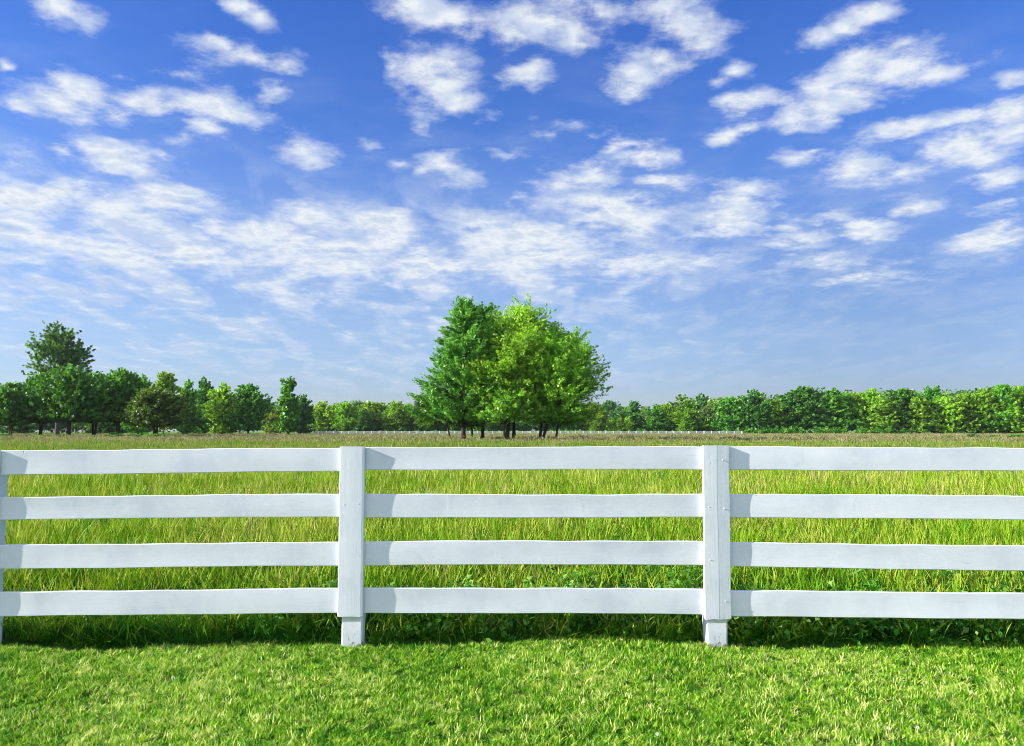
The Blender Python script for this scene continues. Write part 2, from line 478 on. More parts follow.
def z_at(px, py, Y):
    return at(px, py, Y).z


# rails of each panel: (left x, right x), rows of (top,bottom) at the left and right end, sag
panels = {
 1: ((2, 340), [((450.5, 475), (447.6, 471)), ((497.8, 520.2), (494, 517)), ((544.8, 568.6), (541.8, 565.2)), ((592, 616), (588, 612.6))], [0, .006, 0, 0]),
 2: ((352, 716), [((447.4, 470), (446.3, 469.2)), ((493.8, 517.3), (493.8, 516.8)), ((541.6, 565.2), (541.3, 565.2)), ((588, 613), (589, 614))], [0, -.004, .006, .004]),
 3: ((716, 1024), [((446.3, 469.8), (447.9, 471)), ((493.8, 517), (495.4, 519.6)), ((542.2, 566), (545.6, 571)), ((590.2, 615.9), (593, 619))], [0, 0, 0, 0]),
}
RAIL_T = 0.026
for k in range(5):
    L, R = station[k], station[k + 1]
    for j in range(4):
        if k in panels:
            (xa, xb), rows, sg = panels[k]
            (ta, ba), (tb, bb) = rows[j]
            ya = L.y; yb = L.y + (R.y - L.y) * ((at(xb, 560, L.y).x - L.x) / (R.x - L.x))
            A0, A1 = z_at(xa, ta, ya), z_at(xa, ba, ya)
            B0, B1 = z_at(xb, tb, yb), z_at(xb, bb, yb)
            xaW, xbW = at(xa, 560, ya).x, at(xb, 560, yb).x
            # extend linearly to the stations
            def ex(x, a, b_): return a + (b_ - a) * (x - xaW) / (xbW - xaW)
            zt0, zb0, zt1, zb1 = ex(L.x, A0, B0), ex(L.x, A1, B1), ex(R.x, A0, B0), ex(R.x, A1, B1)
            sag = sg[j]
        else:
            zt0 = zt1 = [1.345, 1.035, .715, .395][j]; zb0 = zb1 = zt0 - 0.158; sag = 0
        p0 = (L.x + 0.0015, L.y, (zt0 + zb0) / 2); p1 = (R.x - 0.0015, R.y, (zt1 + zb1) / 2)
        me = board_mesh('rail', p0, p1, zt0 - zb0, zt1 - zb1, RAIL_T, 100 + k * 7 + j, sag=sag)
        autosmooth(me)
        me = off(me, fo)
        o = link('rail', me, M_rail, fence)

# posts: (top px y, face bottom px y, foot width, protrusion, kind of face)
FACE = {0: (0.165, 0.022, 0), 1: (0.165, 0.020, 0), 2: (0.167, 0.026, 0.004), 3: (0.176, 0.033, 1), 4: (0.168, 0.022, 0), 5: (0.165, 0.022, 0)}
TOPB = {0: (447, 617), 1: (450, 619), 2: (446.6, 617), 3: (445.6, 619.5), 4: (447, 620), 5: (447, 620)}


def loft(name, rings, cap=True, smooth=True, sharp=40):
    n = len(rings[0])
    V = [v for r_ in rings for v in r_]
    Fc = []
    for i in range(len(rings) - 1):
        for j in range(n):
            a = i * n + j; b_ = i * n + (j + 1) % n
            Fc.append((a, b_, b_ + n, a + n))
    if cap:
        Fc += [tuple(reversed(range(n))), tuple(range((len(rings) - 1) * n, len(rings) * n))]
    me = bpy.data.meshes.new(name)
    me.from_pydata(V, [], Fc)
    me.update()
    for p_ in me.polygons: p_.use_smooth = smooth
    me.set_sharp_from_angle(angle=math.radians(sharp))
    return me


for k, s in enumerate(station):
    r = random.Random(k + 50)
    wF, prot, kind = FACE[k]
    top, bot = TOPB[k]
    px = ST[k][0]
    zt = z_at(px if 0 < px < 1024 else 512, top, s.y - 0.05)
    zb = z_at(px if 0 < px < 1024 else 512, bot, s.y - 0.05)
    # stub / timber post behind the rails, from below the turf to just under the top
    wS = 0.142
    yb0 = s.y + RAIL_T / 2 + 0.003
    rings = []
    lean = r.uniform(-0.004, 0.004)
    zs = [-0.35, -0.05, 0.0, 0.03, 0.07, 0.11, 0.16, zb - 0.001, zb + 0.02, 0.6, 1.0, zt - 0.02]
    for z in zs:
        hw = (wS / 2 if z < zb + 0.01 else 0.052) + 0.002 * math.sin(z * 21 + k) + (0.006 * math.exp(-((z - .02) / .05) ** 2) * r.uniform(-1, 0.4))
        x0 = s.x + lean * (1 - z) + (0.0 if k != 2 else 0.001)
        yo = yb0 - 0.012 * (1 if z < zb - 0.02 else 0)
        c = 0.010
        rings.append([(x0 - hw + c - s.x, yo - s.y, z), (x0 + hw - c - s.x, yo - s.y, z), (x0 + hw - s.x, yo + c - s.y, z), (x0 + hw - s.x, yo + 0.105 - s.y, z), (x0 - hw - s.x, yo + 0.105 - s.y, z), (x0 - hw - s.x, yo + c - s.y, z)])
    me = loft('post', rings)
    p = link('post', me, M_stub, fence)
    p.location = Vector((s.x, s.y, 0)) - fo
    # face board over the rail joints
    rings = []
    zs = [zb + 0.0, zb + 0.004] + list(np.linspace(zb + 0.03, zt - 0.03, 14)) + [zt - 0.003, zt]
    for i, z in enumerate(zs):
        f = (z - zb) / (zt - zb)
        dx = 0.006 * (f - 0.5) + 0.0012 * math.sin(f * 9 + k)
        if k == 2: dx = 0.0
        hw = wF / 2 - (0.003 if i in (0, len(zs) - 1) else 0) + 0.0008 * math.sin(f * 17 + k)
        hw *= (1.0 - 0.0 * f)
        yi = -RAIL_T / 2 - 0.003
        yf = yi - prot + 0.001 * math.sin(f * 6 + 2 * k)
        c = 0.004
        rag = 0.0
        if kind == 1:   # arris down the middle, the right half planed back a little
            mid = 0.004 + 0.003 * math.sin(f * 7) 
            ring = [(-hw + c, yf + 0.001), (-0.03, yf), (mid, yf), (mid + 0.003, yf + 0.0006), (hw - c, yf + 0.0045), (hw, yf + 0.008), (hw, yi), (-hw, yi), (-hw, yf + c)]
        else:
            ring = [(-hw + c, yf), (-0.03, yf - 0.0015), (0.01, yf - 0.002), (hw * 0.8, yf - 0.001), (hw - c, yf + 0.0005), (hw, yf + c), (hw, yi), (-hw, yi), (-hw, yf + c)]
        rings.append([(x + dx, y, z + ((0.003 * math.sin(x * 60 + k)) if i < 2 else 0)) for x, y in ring])
    me = loft('face_board', rings, sharp=2.5)
    bm = bmesh.new(); bm.from_mesh(me)
    for zc in (1.27, 0.955, 0.63, 0.31):
        for sx_ in ((-1, 1) if r.random() < 0.3 else (r.choice((-1, 1)),)):
            nx_, nz_ = sx_ * wF * 0.27 + r.uniform(-.008, .008), zc + r.uniform(-.03, .03)
            yy = -RAIL_T / 2 - 0.003 - prot - 0.0035
            ring_ = [bm.verts.new((nx_ + 0.0038 * math.cos(q_ * PI / 4), yy + 0.0015, nz_ + 0.0038 * math.sin(q_ * PI / 4))) for q_ in range(8)]
            rb_ = [bm.verts.new((nx_ + 0.0040 * math.cos(q_ * PI / 4), yy + 0.006, nz_ + 0.0040 * math.sin(q_ * PI / 4))) for q_ in range(8)]
            bm.faces.new(list(reversed(ring_)))
            for q_ in range(8): bm.faces.new((ring_[q_], ring_[(q_ + 1) % 8], rb_[(q_ + 1) % 8], rb_[q_]))
    bm.to_mesh(me); bm.free()
    fb = link('face_board', me, M_post, p)


# ------------------------------------------------------------------ grass
def blades(rng, n, R, hmin, hmax, wd, lean, curl, tint, nseg=3, tintj=0.15, square=False, seed_frac=0.0, seedw=0.008):
    """one clump of n curved blades; returns verts, quads, tris, tint"""
    rr = R * np.sqrt(rng.random(n)); th = rng.random(n) * 2 * PI
    x0, y0 = rr * np.cos(th), rr * np.sin(th)
    if square:
        x0, y0 = rng.uniform(-R, R, n), rng.uniform(-R, R, n)
    h = rng.uniform(hmin, hmax, n)
    la = rng.random(n) * 2 * PI
    le = np.abs(rng.normal(0, lean, n)); cu = rng.uniform(0.2, 1, n) * curl
    wa = la + PI / 2 + rng.normal(0, 0.5, n)
    w0 = wd * rng.uniform(0.6, 1.3, n)
    isseed = rng.random(n) < seed_frac
    tv = np.clip(tint + rng.normal(0, tintj, n), 0, 1)
    tv[isseed] = np.clip(tv[isseed] + 0.45, 0, 1)
    V, T = [], []
    for i in range(nseg + 1):
        s = i / nseg
        d = h * (le * s + cu * s * s)
        z = h * s * np.sqrt(np.maximum(0.15, 1 - (le + cu * s) ** 2 * 0.5))
        wv = w0 * (1 - s ** 1.6) if i < nseg else w0 * 0
        if seed_frac > 0:
            ws = np.full(n, 0.0012) if s < 0.66 else np.full(n, seedw)
            if i == nseg: ws = ws * 0
            wv = np.where(isseed, ws, wv)
        cx = x0 + d * np.cos(la); cy = y0 + d * np.sin(la)
        ox, oy = np.cos(wa) * wv / 2, np.sin(wa) * wv / 2
        if i < nseg:
            V.append(np.stack([cx - ox, cy - oy, z], 1)); V.append(np.stack([cx + ox, cy + oy, z], 1))
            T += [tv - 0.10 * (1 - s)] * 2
        else:
            V.append(np.stack([cx, cy, z], 1)); T.append(tv)
    nv = 2 * nseg + 1
    Vv = np.stack(V, 1).reshape(-1, 3)
    Tv = np.clip(np.stack(T, 1).reshape(-1), 0, 1)
    base = np.arange(n) * nv
    Q = []
    for i in range(nseg - 1):
        Q.append(np.stack([base + 2 * i, base + 2 * i + 1, base + 2 * i + 3, base + 2 * i + 2], 1))
    Q = np.concatenate(Q) if Q else np.zeros((0, 4), int)
    k = 2 * (nseg - 1)
    Tr = np.stack([base + k, base + k + 1, base + k + 2], 1)
    return Vv, Q, Tr, Tv


def cat(parts):
    V, Q, T, A = [], [], [], []
    o = 0
    for v, q_, t_, a in parts:
        V.append(v); A.append(a)
        if len(q_): Q.append(q_ + o)
        if t_ is not None and len(t_): T.append(t_ + o)
        o += len(v)
    return np.concatenate(V), (np.concatenate(Q) if Q else None), (np.concatenate(T) if T else None), np.concatenate(A)


def clump_collection(name, meshes, mat):
    """templates that are instanced only; not linked to the scene"""
    c = bpy.data.collections.new(name)
    for i, me in enumerate(meshes):
        me.materials.append(mat)
        o = bpy.data.objects.new(name + '_clump', me)
        c.objects.link(o)
    return c


def scatter(name, pts, scl, coll, nvar, mat, label, catg, seed=0, tilt=0.12, z_scl=None):
    rng = np.random.default_rng(seed)
    n = len(pts)
    me = bpy.data.meshes.new(name)
    me.vertices.add(n)
    me.vertices.foreach_set('co', np.asarray(pts, np.float32).ravel())
    rot = np.stack([rng.normal(0, tilt, n), rng.normal(0, tilt, n), rng.random(n) * 2 * PI], 1)
    a = me.attributes.new('rot', 'FLOAT_VECTOR', 'POINT'); a.data.foreach_set('vector', rot.astype(np.float32).ravel())
    zs = scl if z_scl is None else z_scl
    a = me.attributes.new('scl', 'FLOAT_VECTOR', 'POINT'); a.data.foreach_set('vector', np.stack([scl, scl, zs], 1).astype(np.float32).ravel())
    a = me.attributes.new('idx', 'INT', 'POINT'); a.data.foreach_set('value', rng.integers(0, nvar, n).astype(np.int32))
    me.materials.append(mat)
    o = bpy.data.objects.new(name, me)
    COL.objects.link(o)
    ng = bpy.data.node_groups.new(name, 'GeometryNodeTree')
    ng.interface.new_socket('Geometry', in_out='INPUT', socket_type='NodeSocketGeometry')
    ng.interface.new_socket('Geometry', in_out='OUTPUT', socket_type='NodeSocketGeometry')
    N, Lk = ng.nodes, ng.links
    gi, go = N.new('NodeGroupInput'), N.new('NodeGroupOutput')
    mp = N.new('GeometryNodeMeshToPoints')
    ip = N.new('GeometryNodeInstanceOnPoints'); ip.inputs['Pick Instance'].default_value = True
    ci = N.new('GeometryNodeCollectionInfo'); ci.inputs['Collection'].default_value = coll
    ci.inputs['Separate Children'].default_value = True; ci.inputs['Reset Children'].default_value = True
    def attr(nm, ty):
        nd = N.new('GeometryNodeInputNamedAttribute'); nd.data_type = ty; nd.inputs['Name'].default_value = nm
        return nd.outputs['Attribute']
    Lk.new(gi.outputs[0], mp.inputs[0]); Lk.new(mp.outputs[0], ip.inputs['Points'])
    Lk.new(ci.outputs[0], ip.inputs['Instance'])
    Lk.new(attr('rot', 'FLOAT_VECTOR'), ip.inputs['Rotation']); Lk.new(attr('scl', 'FLOAT_VECTOR'), ip.inputs['Scale'])
    Lk.new(attr('idx', 'INT'), ip.inputs['Instance Index'])
    Lk.new(ip.outputs[0], go.inputs[0])
    mod = o.modifiers.new('scatter', 'NODES'); mod.node_group = ng
    tag(o, label, catg, kind='stuff')
    return o


rng = np.random.default_rng(11)
# mown lawn
ms = []
for i in range(12):
    base = [0.12, 0.30, 0.42, 0.50, 0.58, 0.66, 0.75, 0.36, 0.22, 0.62, 0.48, 0.85][i]
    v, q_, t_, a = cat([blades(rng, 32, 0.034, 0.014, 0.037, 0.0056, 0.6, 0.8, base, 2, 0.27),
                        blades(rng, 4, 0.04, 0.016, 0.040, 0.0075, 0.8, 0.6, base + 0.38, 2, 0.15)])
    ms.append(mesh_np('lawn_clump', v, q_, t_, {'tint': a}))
C_lawn = clump_collection('lawn_clumps', ms, M_lawn)
def lawn_pts(x0, x1, y0, y1, dens):
    n = int((x1 - x0) * (y1 - y0) * dens)
    P = np.stack([rng.uniform(x0, x1, n), rng.uniform(y0, y1, n)], 1)
    return P
P = np.concatenate([lawn_pts(-5.2, 5.2, 3.2, 5.6, 1000), lawn_pts(-9, 9, -2, 3.2, 260), lawn_pts(-10, -5.2, 3.2, 5.6, 300), lawn_pts(5.2, 10, 3.2, 5.6, 300)])
edge = 5.50 + 0.05 * np.sin(P[:, 0] * 2.6) + 0.04 * rng.normal(size=len(P))
P = P[P[:, 1] < edge]
pn = 0.5 + 0.5 * np.sin(P[:, 0] * 3.1 + 2 * np.sin(P[:, 1] * 2.2)) * np.sin(P[:, 1] * 3.7 + P[:, 0])
S = rng.uniform(0.55, 1.35, len(P)) * (0.85 + 0.25 * pn)
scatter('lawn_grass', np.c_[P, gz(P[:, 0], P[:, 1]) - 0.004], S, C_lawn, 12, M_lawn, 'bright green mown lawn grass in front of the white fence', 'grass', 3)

# unmown meadow, near
ms = []
for i in range(6):
    base = [0.28, 0.40, 0.5, 0.6, 0.45, 0.7][i]
    v, q_, t_, a = cat([blades(rng, 82, 0.15, 0.12, 0.27, 0.0055, 0.42, 0.6, base, 4, 0.28),
                        blades(rng, 40, 0.15, 0.05, 0.14, 0.010, 0.5, 0.5, base - 0.05, 3, 0.25),
                        blades(rng, 16, 0.14, 0.26, 0.48, 0.003, 0.18, 0.25, base + 0.2, 4, 0.18, seed_frac=1.0, seedw=0.010)])
    ms.append(mesh_np('meadow_clump', v, q_, t_, {'tint': a}))
C_mead = clump_collection('meadow_clumps', ms, M_tall)
# broad-leaved weeds among it
def weed_mesh(n, R, H, ls, tint):
    c = rng.normal(0, 1, (n, 3)) * (R * 0.45, R * 0.45, 0); c[:, 2] = rng.random(n) ** 0.8 * H * (1 - 0.5 * np.hypot(c[:, 0], c[:, 1]) / R)
    c[:, 2] = np.maximum(c[:, 2], 0.01)
    return leaves(rng, c, ls, tint + rng.normal(0, 0.3, n), upb=0.5)
def leaves(rng, c, size, tint, upb=0.35, elong=1.5, out=None, axis=None, ax_jit=0.5):
    """diamond leaf faces at centres c"""
    n = len(c)
    size = np.broadcast_to(size, (n,)) * rng.uniform(0.45, 1.5, n)
    nr = rng.normal(size=(n, 3)); nr[:, 2] += upb * 2
    if out is not None: nr += out * 0.8
    nr /= np.linalg.norm(nr, axis=1)[:, None] + 1e-9
    a = rng.normal(size=(n, 3)); u = np.cross(nr, a); u /= np.linalg.norm(u, axis=1)[:, None] + 1e-9
    if axis is not None:
        u = axis + rng.normal(0, ax_jit, (n, 3))
        u -= nr * (u * nr).sum(1)[:, None]
        u /= np.linalg.norm(u, axis=1)[:, None] + 1e-9
    v = np.cross(nr, u)
    L = (size * elong / 2)[:, None]; W = (size / elong / 1.3)[:, None]
    fold = nr * (size * 0.12)[:, None]
    V = np.stack([c - u * L, c - v * W + fold, c + u * L, c + v * W + fold], 1).reshape(-1, 3)
    Q = np.arange(4 * n).reshape(n, 4)
    return V, Q, None, np.repeat(np.clip(tint, 0, 1), 4)
ms = []
for i in range(3):
    v, q_, t_, a = weed_mesh(260, 0.24, 0.2 + 0.05 * i, 0.027, 0.40 + 0.1 * i)
    ms.append(mesh_np('weed_clump', v, q_, t_, {'tint': a}))
C_weed = clump_collection('weed_clumps', ms, M_weed)


def wedge(n, y0, y1, marg, pw=1.0):
    y = y0 + (y1 - y0) * rng.random(n) ** pw
    x = rng.uniform(-1, 1, n) * (0.66 * y + marg)
    return np.stack([x, y], 1)


def fbm2(x, y, s, seed):
    r_ = np.random.default_rng(seed); o = np.zeros_like(x); A = 1.0
    for k in range(4):
        for _ in range(3):
            th = r_.random() * 6.28; f = s * 1.9 ** k
            o += A * np.sin((x * math.cos(th) + y * math.sin(th)) * f + r_.random() * 6.28)
        A *= 0.6
    return o / 3.4


P = np.concatenate([wedge(3400, 5.60, 9.5, 2.5), wedge(5200, 9.0, 18, 2.5), wedge(9000, 17, 40, 3)])
e2 = 5.56 + 0.06 * np.sin(P[:, 0] * 2.6) + 0.02 * rng.normal(size=len(P))
P = P[P[:, 1] > e2]
dd = P[:, 1]
nn = fbm2(P[:, 0], P[:, 1], 0.9, 5)
S = rng.uniform(0.85, 1.25, len(P)) * (1.0 + 0.02 * np.clip(dd - 8, 0, 30))
ZS = (0.42 + 0.55 * np.clip((dd - 5.6) / 1.6, 0, 1) + 0.30 * np.clip((dd - 9) / 8, 0, 1)) * rng.uniform(0.8, 1.2, len(P)) * (1 + 0.15 * nn)
scatter('meadow_grass', np.c_[P, gz(P[:, 0], P[:, 1]) - 0.01], S, C_mead, 6, M_tall, 'tall unmown yellow-green meadow grass with seed stems behind the white fence', 'grass', 4, z_scl=ZS, tilt=0.2)
P = np.concatenate([wedge(2600, 5.75, 12, 2), wedge(4500, 11, 36, 3)])
nn = fbm2(P[:, 0], P[:, 1], 0.55, 9)
P = P[nn + rng.normal(0, 0.35, len(P)) > 0.15]
scatter('meadow_weeds', np.c_[P, gz(P[:, 0], P[:, 1])], rng.uniform(0.6, 1.1, len(P)) * (1 + 0.02 * P[:, 1]), C_weed, 3, M_weed, 'dark green broad-leaved weeds among the tall meadow grass', 'weeds', 5)

# meadow further out: coarser clumps
ms = []
for i in range(5):
    base = [0.4, 0.5, 0.6, 0.7, 0.8][i]
    v, q_, t_, a = cat([blades(rng, 110, 0.8, 0.25, 0.5, 0.045, 0.25, 0.35, base, 2, 0.30)])
    ms.append(mesh_np('meadow_clump_coarse', v, q_, t_, {'tint': a}))
M_verge = leafy('verge_blades', [(0.0, (0.06, 0.18, 0.006)), (0.35, (0.14, 0.26, 0.015)), (0.7, (0.24, 0.29, 0.05)), (1.0, (0.36, 0.33, 0.14))], trans=0.3, rough=0.6, spec=0.12, bignoise=(0.12, 1.6, 1.3))
C_far = clump_collection('meadow_clumps_coarse', ms, M_verge)
P = np.concatenate([wedge(6000, 37, 75, 6), wedge(5000, 70, 118, 10)])
P = P[(P[:, 1] < 84 + 8 * fbm2(P[:, 0], P[:, 1] * 0, 0.05, 3) + 6 * rng.normal(size=len(P)))]
S = rng.uniform(0.8, 1.3, len(P)); ZS = S * rng.uniform(0.6, 1.15, len(P))
scatter('far_meadow_grass', np.c_[P, np.zeros(len(P))], S, C_far, 5, M_verge, 'yellow-green meadow grass in the middle distance beyond the white fence', 'grass', 6, z_scl=ZS)
# seed-head field, brownish
ms = []
for i in range(5):
    base = [0.35, 0.5, 0.6, 0.7, 0.8][i]
    v, q_, t_, a = cat([blades(rng, 160, 2.2, 0.3, 0.55, 0.07, 0.2, 0.3, base, 2, 0.16)])
    ms.append(mesh_np('field_clump', v, q_, t_, {'tint': a}))
C_straw = clump_collection('field_clumps', ms, M_straw)
P = wedge(14000, 76, 318, 25)
S = rng.uniform(0.8, 1.3, len(P)); ZS = S * rng.uniform(0.35, 0.6, len(P))
scatter('field_grass', np.c_[P, np.zeros(len(P))], S, C_straw, 5, M_straw, 'brownish seeding grass covering the wide far field', 'grass', 7, z_scl=ZS)


# ------------------------------------------------------------------ trees
def tube(path, radii, ns=7):
    """tapered tube along a path, numpy; returns verts, quads"""
    path = np.asarray(path, float); n = len(path)
    d = np.gradient(path, axis=0); d /= np.linalg.norm(d, axis=1)[:, None] + 1e-9
    ref = np.array([0.31, 0.95, 0.05]); u = np.cross(d, ref); u /= np.linalg.norm(u, axis=1)[:, None] + 1e-9
    v = np.cross(d, u)
    an = np.arange(ns) / ns * 2 * PI
    R = np.asarray(radii)[:, None, None]
    V = path[:, None, :] + R * (u[:, None, :] * np.cos(an)[None, :, None] + v[:, None, :] * np.sin(an)[None, :, None])
    idx = np.arange(n * ns).reshape(n, ns)
    Q = np.stack([idx[:-1], np.roll(idx[:-1], -1, 1), np.roll(idx[1:], -1, 1), idx[1:]], -1).reshape(-1, 4)
    return V.reshape(-1, 3), Q


def bez(a, b, c, n):
    t_ = np.linspace(0, 1, n)[:, None]
    return (1 - t_) ** 2 * a + 2 * t_ * (1 - t_) * b + t_ ** 2 * c


def make_tree(seed, H, env, base_h, n_br, sprays, lps, leaf, trunk_r, style='round', lean=(0, 0), tips=1.0, tint_top=0.12, spray_len=0.9, forks=1, core=0.25):
    """tree mesh pair (trunk, crown) at the origin. env(t, phi) -> crown radius at height fraction t"""
    rng = np.random.default_rng(seed)
    TV, TQ, to = [], [], 0
    def add(v, q_):
        nonlocal to
        TV.append(v); TQ.append(q_ + to); to += len(v)
    top = np.array([lean[0], lean[1], H * 0.9])
    trunks = []
    for f in range(forks):
        a = rng.random() * 6.28
        b0 = np.array([0.9 * trunk_r * f * math.cos(a), 0.9 * trunk_r * f * math.sin(a), -0.3])
        tp = top * rng.uniform(0.85, 1) + (np.array([math.cos(a), math.sin(a), 0]) * H * 0.10 if forks > 1 else 0)
        tp[2] = min(tp[2], H * 0.9)
        path = bez(b0, (b0 + tp) / 2 + rng.normal(0, 0.015 * H, 3) * (1, 1, 0), tp, 10)
        trunks.append(path)
        rr = trunk_r / (forks ** 0.4) * (1 - np.linspace(0, 1, 10)) ** 0.8 + 0.02
        rr[0] *= 1.35
        add(*tube(path, rr, 9))
    C, A, O, W = [], [], [], []
    for i in range(n_br):
        t_ = ((i + rng.random()) / n_br) if style != 'round' else rng.random() ** 0.85
        phi = i * 2.39996 + rng.normal(0, 0.35)
        zt = base_h + t_ * (H - base_h)
        R = env(t_, phi)
        if style == 'round':
            rf = rng.uniform(0.45, 1.0) if t_ < 0.85 else rng.uniform(0.1, 1.0)
        else:
            rf = rng.uniform(0.66, 1.15)
        tip = np.array([math.cos(phi) * R * rf, math.sin(phi) * R * rf, zt])
        tip[:2] += np.array(lean) * t_
        if style == 'conifer':
            z0 = zt - R * 0.36 * rf * tips
        elif style == 'droop':
            z0 = zt + R * 0.12
        else:
            z0 = max(base_h * 0.85, zt - R * rf * rng.uniform(0.5, 0.95))
        z0 = min(max(z0, base_h * 0.7), H * 0.86)
        tr = trunks[i % forks]
        kk = np.interp(z0, tr[:, 2], np.arange(len(tr)))
        k0 = int(kk); fr = kk - k0
        st = tr[k0] * (1 - fr) + tr[min(k0 + 1, len(tr) - 1)] * fr
        mid = (st + tip) / 2 + np.array([0, 0, -0.10 * R if style != 'droop' else 0.1 * R])
        path = bez(st, mid, tip, 7)
        L = np.linalg.norm(tip - st)
        r0 = trunk_r * 0.10 + 0.018 * L
        add(*tube(path, np.linspace(r0 * 0.8, 0.015, 7), 5))
        # sprays of leaves along the outer part of the branch
        ns = max(3, int(sprays * (0.4 + L / (0.5 * (H - base_h) * 0.6))))
        s = rng.uniform(core, 1.0, ns) ** 0.75
        pp = bez(st, mid, tip, 40)
        P0 = pp[np.clip((s * 39).astype(int), 0, 39)]
        dirb = (tip - st) / (L + 1e-6)
        sd = (0.22 * L * (1.05 - s) + 0.10 * L + 0.12)
        if style in ('conifer', 'droop'):
            sd = (0.10 * L * (1.1 - s) + 0.02 * L + 0.08)
        offv = rng.normal(0, 1, (ns, 3)) * sd[:, None] * ((1, 1, 0.75) if style == 'round' else (1, 1, 0.35))
        P0 = P0 + offv
        ax = dirb * (1.0 if style == 'round' else 1.6) + rng.normal(0, 0.32, (ns, 3)) * (1, 1, 0.6) + np.array([0, 0, {'round': 0.10, 'conifer': 0.30, 'droop': -0.05}[style]]) + offv / (np.linalg.norm(offv, axis=1)[:, None] + 1e-6) * 0.5
        ax /= np.linalg.norm(ax, axis=1)[:, None]
        C.append(P0); A.append(ax)
        out = P0 - np.array([0, 0, zt]); O.append(out / (np.linalg.norm(out, axis=1)[:, None] + 1e-6))
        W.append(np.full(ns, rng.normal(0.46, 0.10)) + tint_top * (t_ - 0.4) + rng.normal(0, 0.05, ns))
    C, A, W = np.concatenate(C), np.concatenate(A), np.concatenate(W)
    keep = C[:, 2] > base_h * 1.0
    C, A, W = C[keep], A[keep], W[keep]
    n = len(C)
    s = rng.uniform(-0.5, 0.6, (n, lps))
    L = spray_len * rng.uniform(0.6, 1.3, n)[:, None]
    c = C[:, None, :] + A[:, None, :] * (s * L)[..., None] + rng.normal(0, 1, (n, lps, 3)) * (0.13 * L * (0.80 - 0.7 * s))[..., None] * (1, 1, 0.7)
    tint = W[:, None] + rng.normal(0, 0.17, (n, lps))
    v, q_, _, a = leaves(rng, c.reshape(-1, 3), leaf, tint.ravel(), upb=0.35, elong=1.5 if style == 'round' else 2.3, axis=np.repeat(A, lps, axis=0), ax_jit=0.7 if style == 'round' else 0.28)
    zlow = v[:, 2] < 0.02
    v[zlow, 2] = 0.02
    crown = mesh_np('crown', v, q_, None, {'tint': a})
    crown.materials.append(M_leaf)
    trunk = mesh_np('trunk', np.concatenate(TV), np.concatenate(TQ), None, smooth=True)
    trunk.materials.append(M_bark)
    return trunk, crown


def plant(name, pair, loc, color, label, catg='tree', group=None, scale=(1, 1, 1), rz=0.0):
    e = empty(name, loc, rz)
    e.scale = scale
    tr = bpy.data.objects.new('trunk', pair[0]); COL.objects.link(tr); tr.parent = e
    cr = bpy.data.objects.new('crown', pair[1]); COL.objects.link(cr); cr.parent = e
    cr.color = (*color, 1)
    tag(e, label, catg, group)
    return e


def E(pts, lob=0.12, seed=0):
    """envelope radius from (t, r) points with lobes round the crown"""
    ts, rs = zip(*pts)
    r_ = np.random.default_rng(seed); p1, p2 = r_.random(2) * 6.28
    def f(t_, phi):
        return float(np.interp(t_, ts, rs)) * (1 + lob * math.sin(2 * phi + p1) * 0.6 + lob * math.sin(3 * phi + 5 * t_ + p2))
    return f


# --- the clump in the middle of the field, about 105 m away
SCL = 105.0 / F          # metres per pixel there
G_MID = 'trees of the clump in the middle of the field'
def gx_at(px, Y): return at(px, 440, Y).x


spruce = make_tree(1, 18.2, E([(0, 5.2), (.10, 6.3), (.25, 6.0), (.45, 4.9), (.65, 3.9), (.85, 2.1), (1, 0.3)], .10, 1), 3.0, 120, 11, 36, 0.20, 0.30, 'conifer', lean=(0.2, 0), spray_len=1.7, core=0.2)
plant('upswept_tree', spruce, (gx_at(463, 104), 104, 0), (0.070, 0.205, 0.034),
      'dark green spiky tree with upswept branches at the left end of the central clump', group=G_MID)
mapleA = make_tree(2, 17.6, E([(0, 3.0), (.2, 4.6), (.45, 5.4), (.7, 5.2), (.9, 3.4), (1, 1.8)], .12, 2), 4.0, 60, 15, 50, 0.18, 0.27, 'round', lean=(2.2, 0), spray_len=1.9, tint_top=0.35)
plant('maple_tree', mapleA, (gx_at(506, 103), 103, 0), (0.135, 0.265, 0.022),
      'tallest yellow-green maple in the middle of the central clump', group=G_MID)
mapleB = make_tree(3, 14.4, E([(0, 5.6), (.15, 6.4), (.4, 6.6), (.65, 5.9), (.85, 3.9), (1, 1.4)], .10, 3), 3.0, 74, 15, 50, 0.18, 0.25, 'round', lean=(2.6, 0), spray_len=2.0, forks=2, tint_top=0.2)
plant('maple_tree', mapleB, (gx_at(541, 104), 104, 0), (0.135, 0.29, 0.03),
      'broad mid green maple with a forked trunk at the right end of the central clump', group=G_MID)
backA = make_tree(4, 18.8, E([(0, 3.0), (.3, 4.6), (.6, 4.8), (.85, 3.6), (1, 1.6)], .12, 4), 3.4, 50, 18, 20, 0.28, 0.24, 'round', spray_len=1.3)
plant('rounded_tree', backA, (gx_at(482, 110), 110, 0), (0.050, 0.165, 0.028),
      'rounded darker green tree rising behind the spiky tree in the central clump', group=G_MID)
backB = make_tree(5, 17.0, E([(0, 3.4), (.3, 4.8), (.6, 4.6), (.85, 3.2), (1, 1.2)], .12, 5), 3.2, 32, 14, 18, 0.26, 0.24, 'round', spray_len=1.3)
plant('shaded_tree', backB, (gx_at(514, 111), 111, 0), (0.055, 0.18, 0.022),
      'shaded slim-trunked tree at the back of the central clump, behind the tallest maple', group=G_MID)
slim = make_tree(6, 12.0, E([(0, 2.2), (.4, 3.1), (.8, 2.0), (1, 0.6)], .12, 6), 3.0, 26, 12, 18, 0.28, 0.13, 'round', spray_len=1.2)
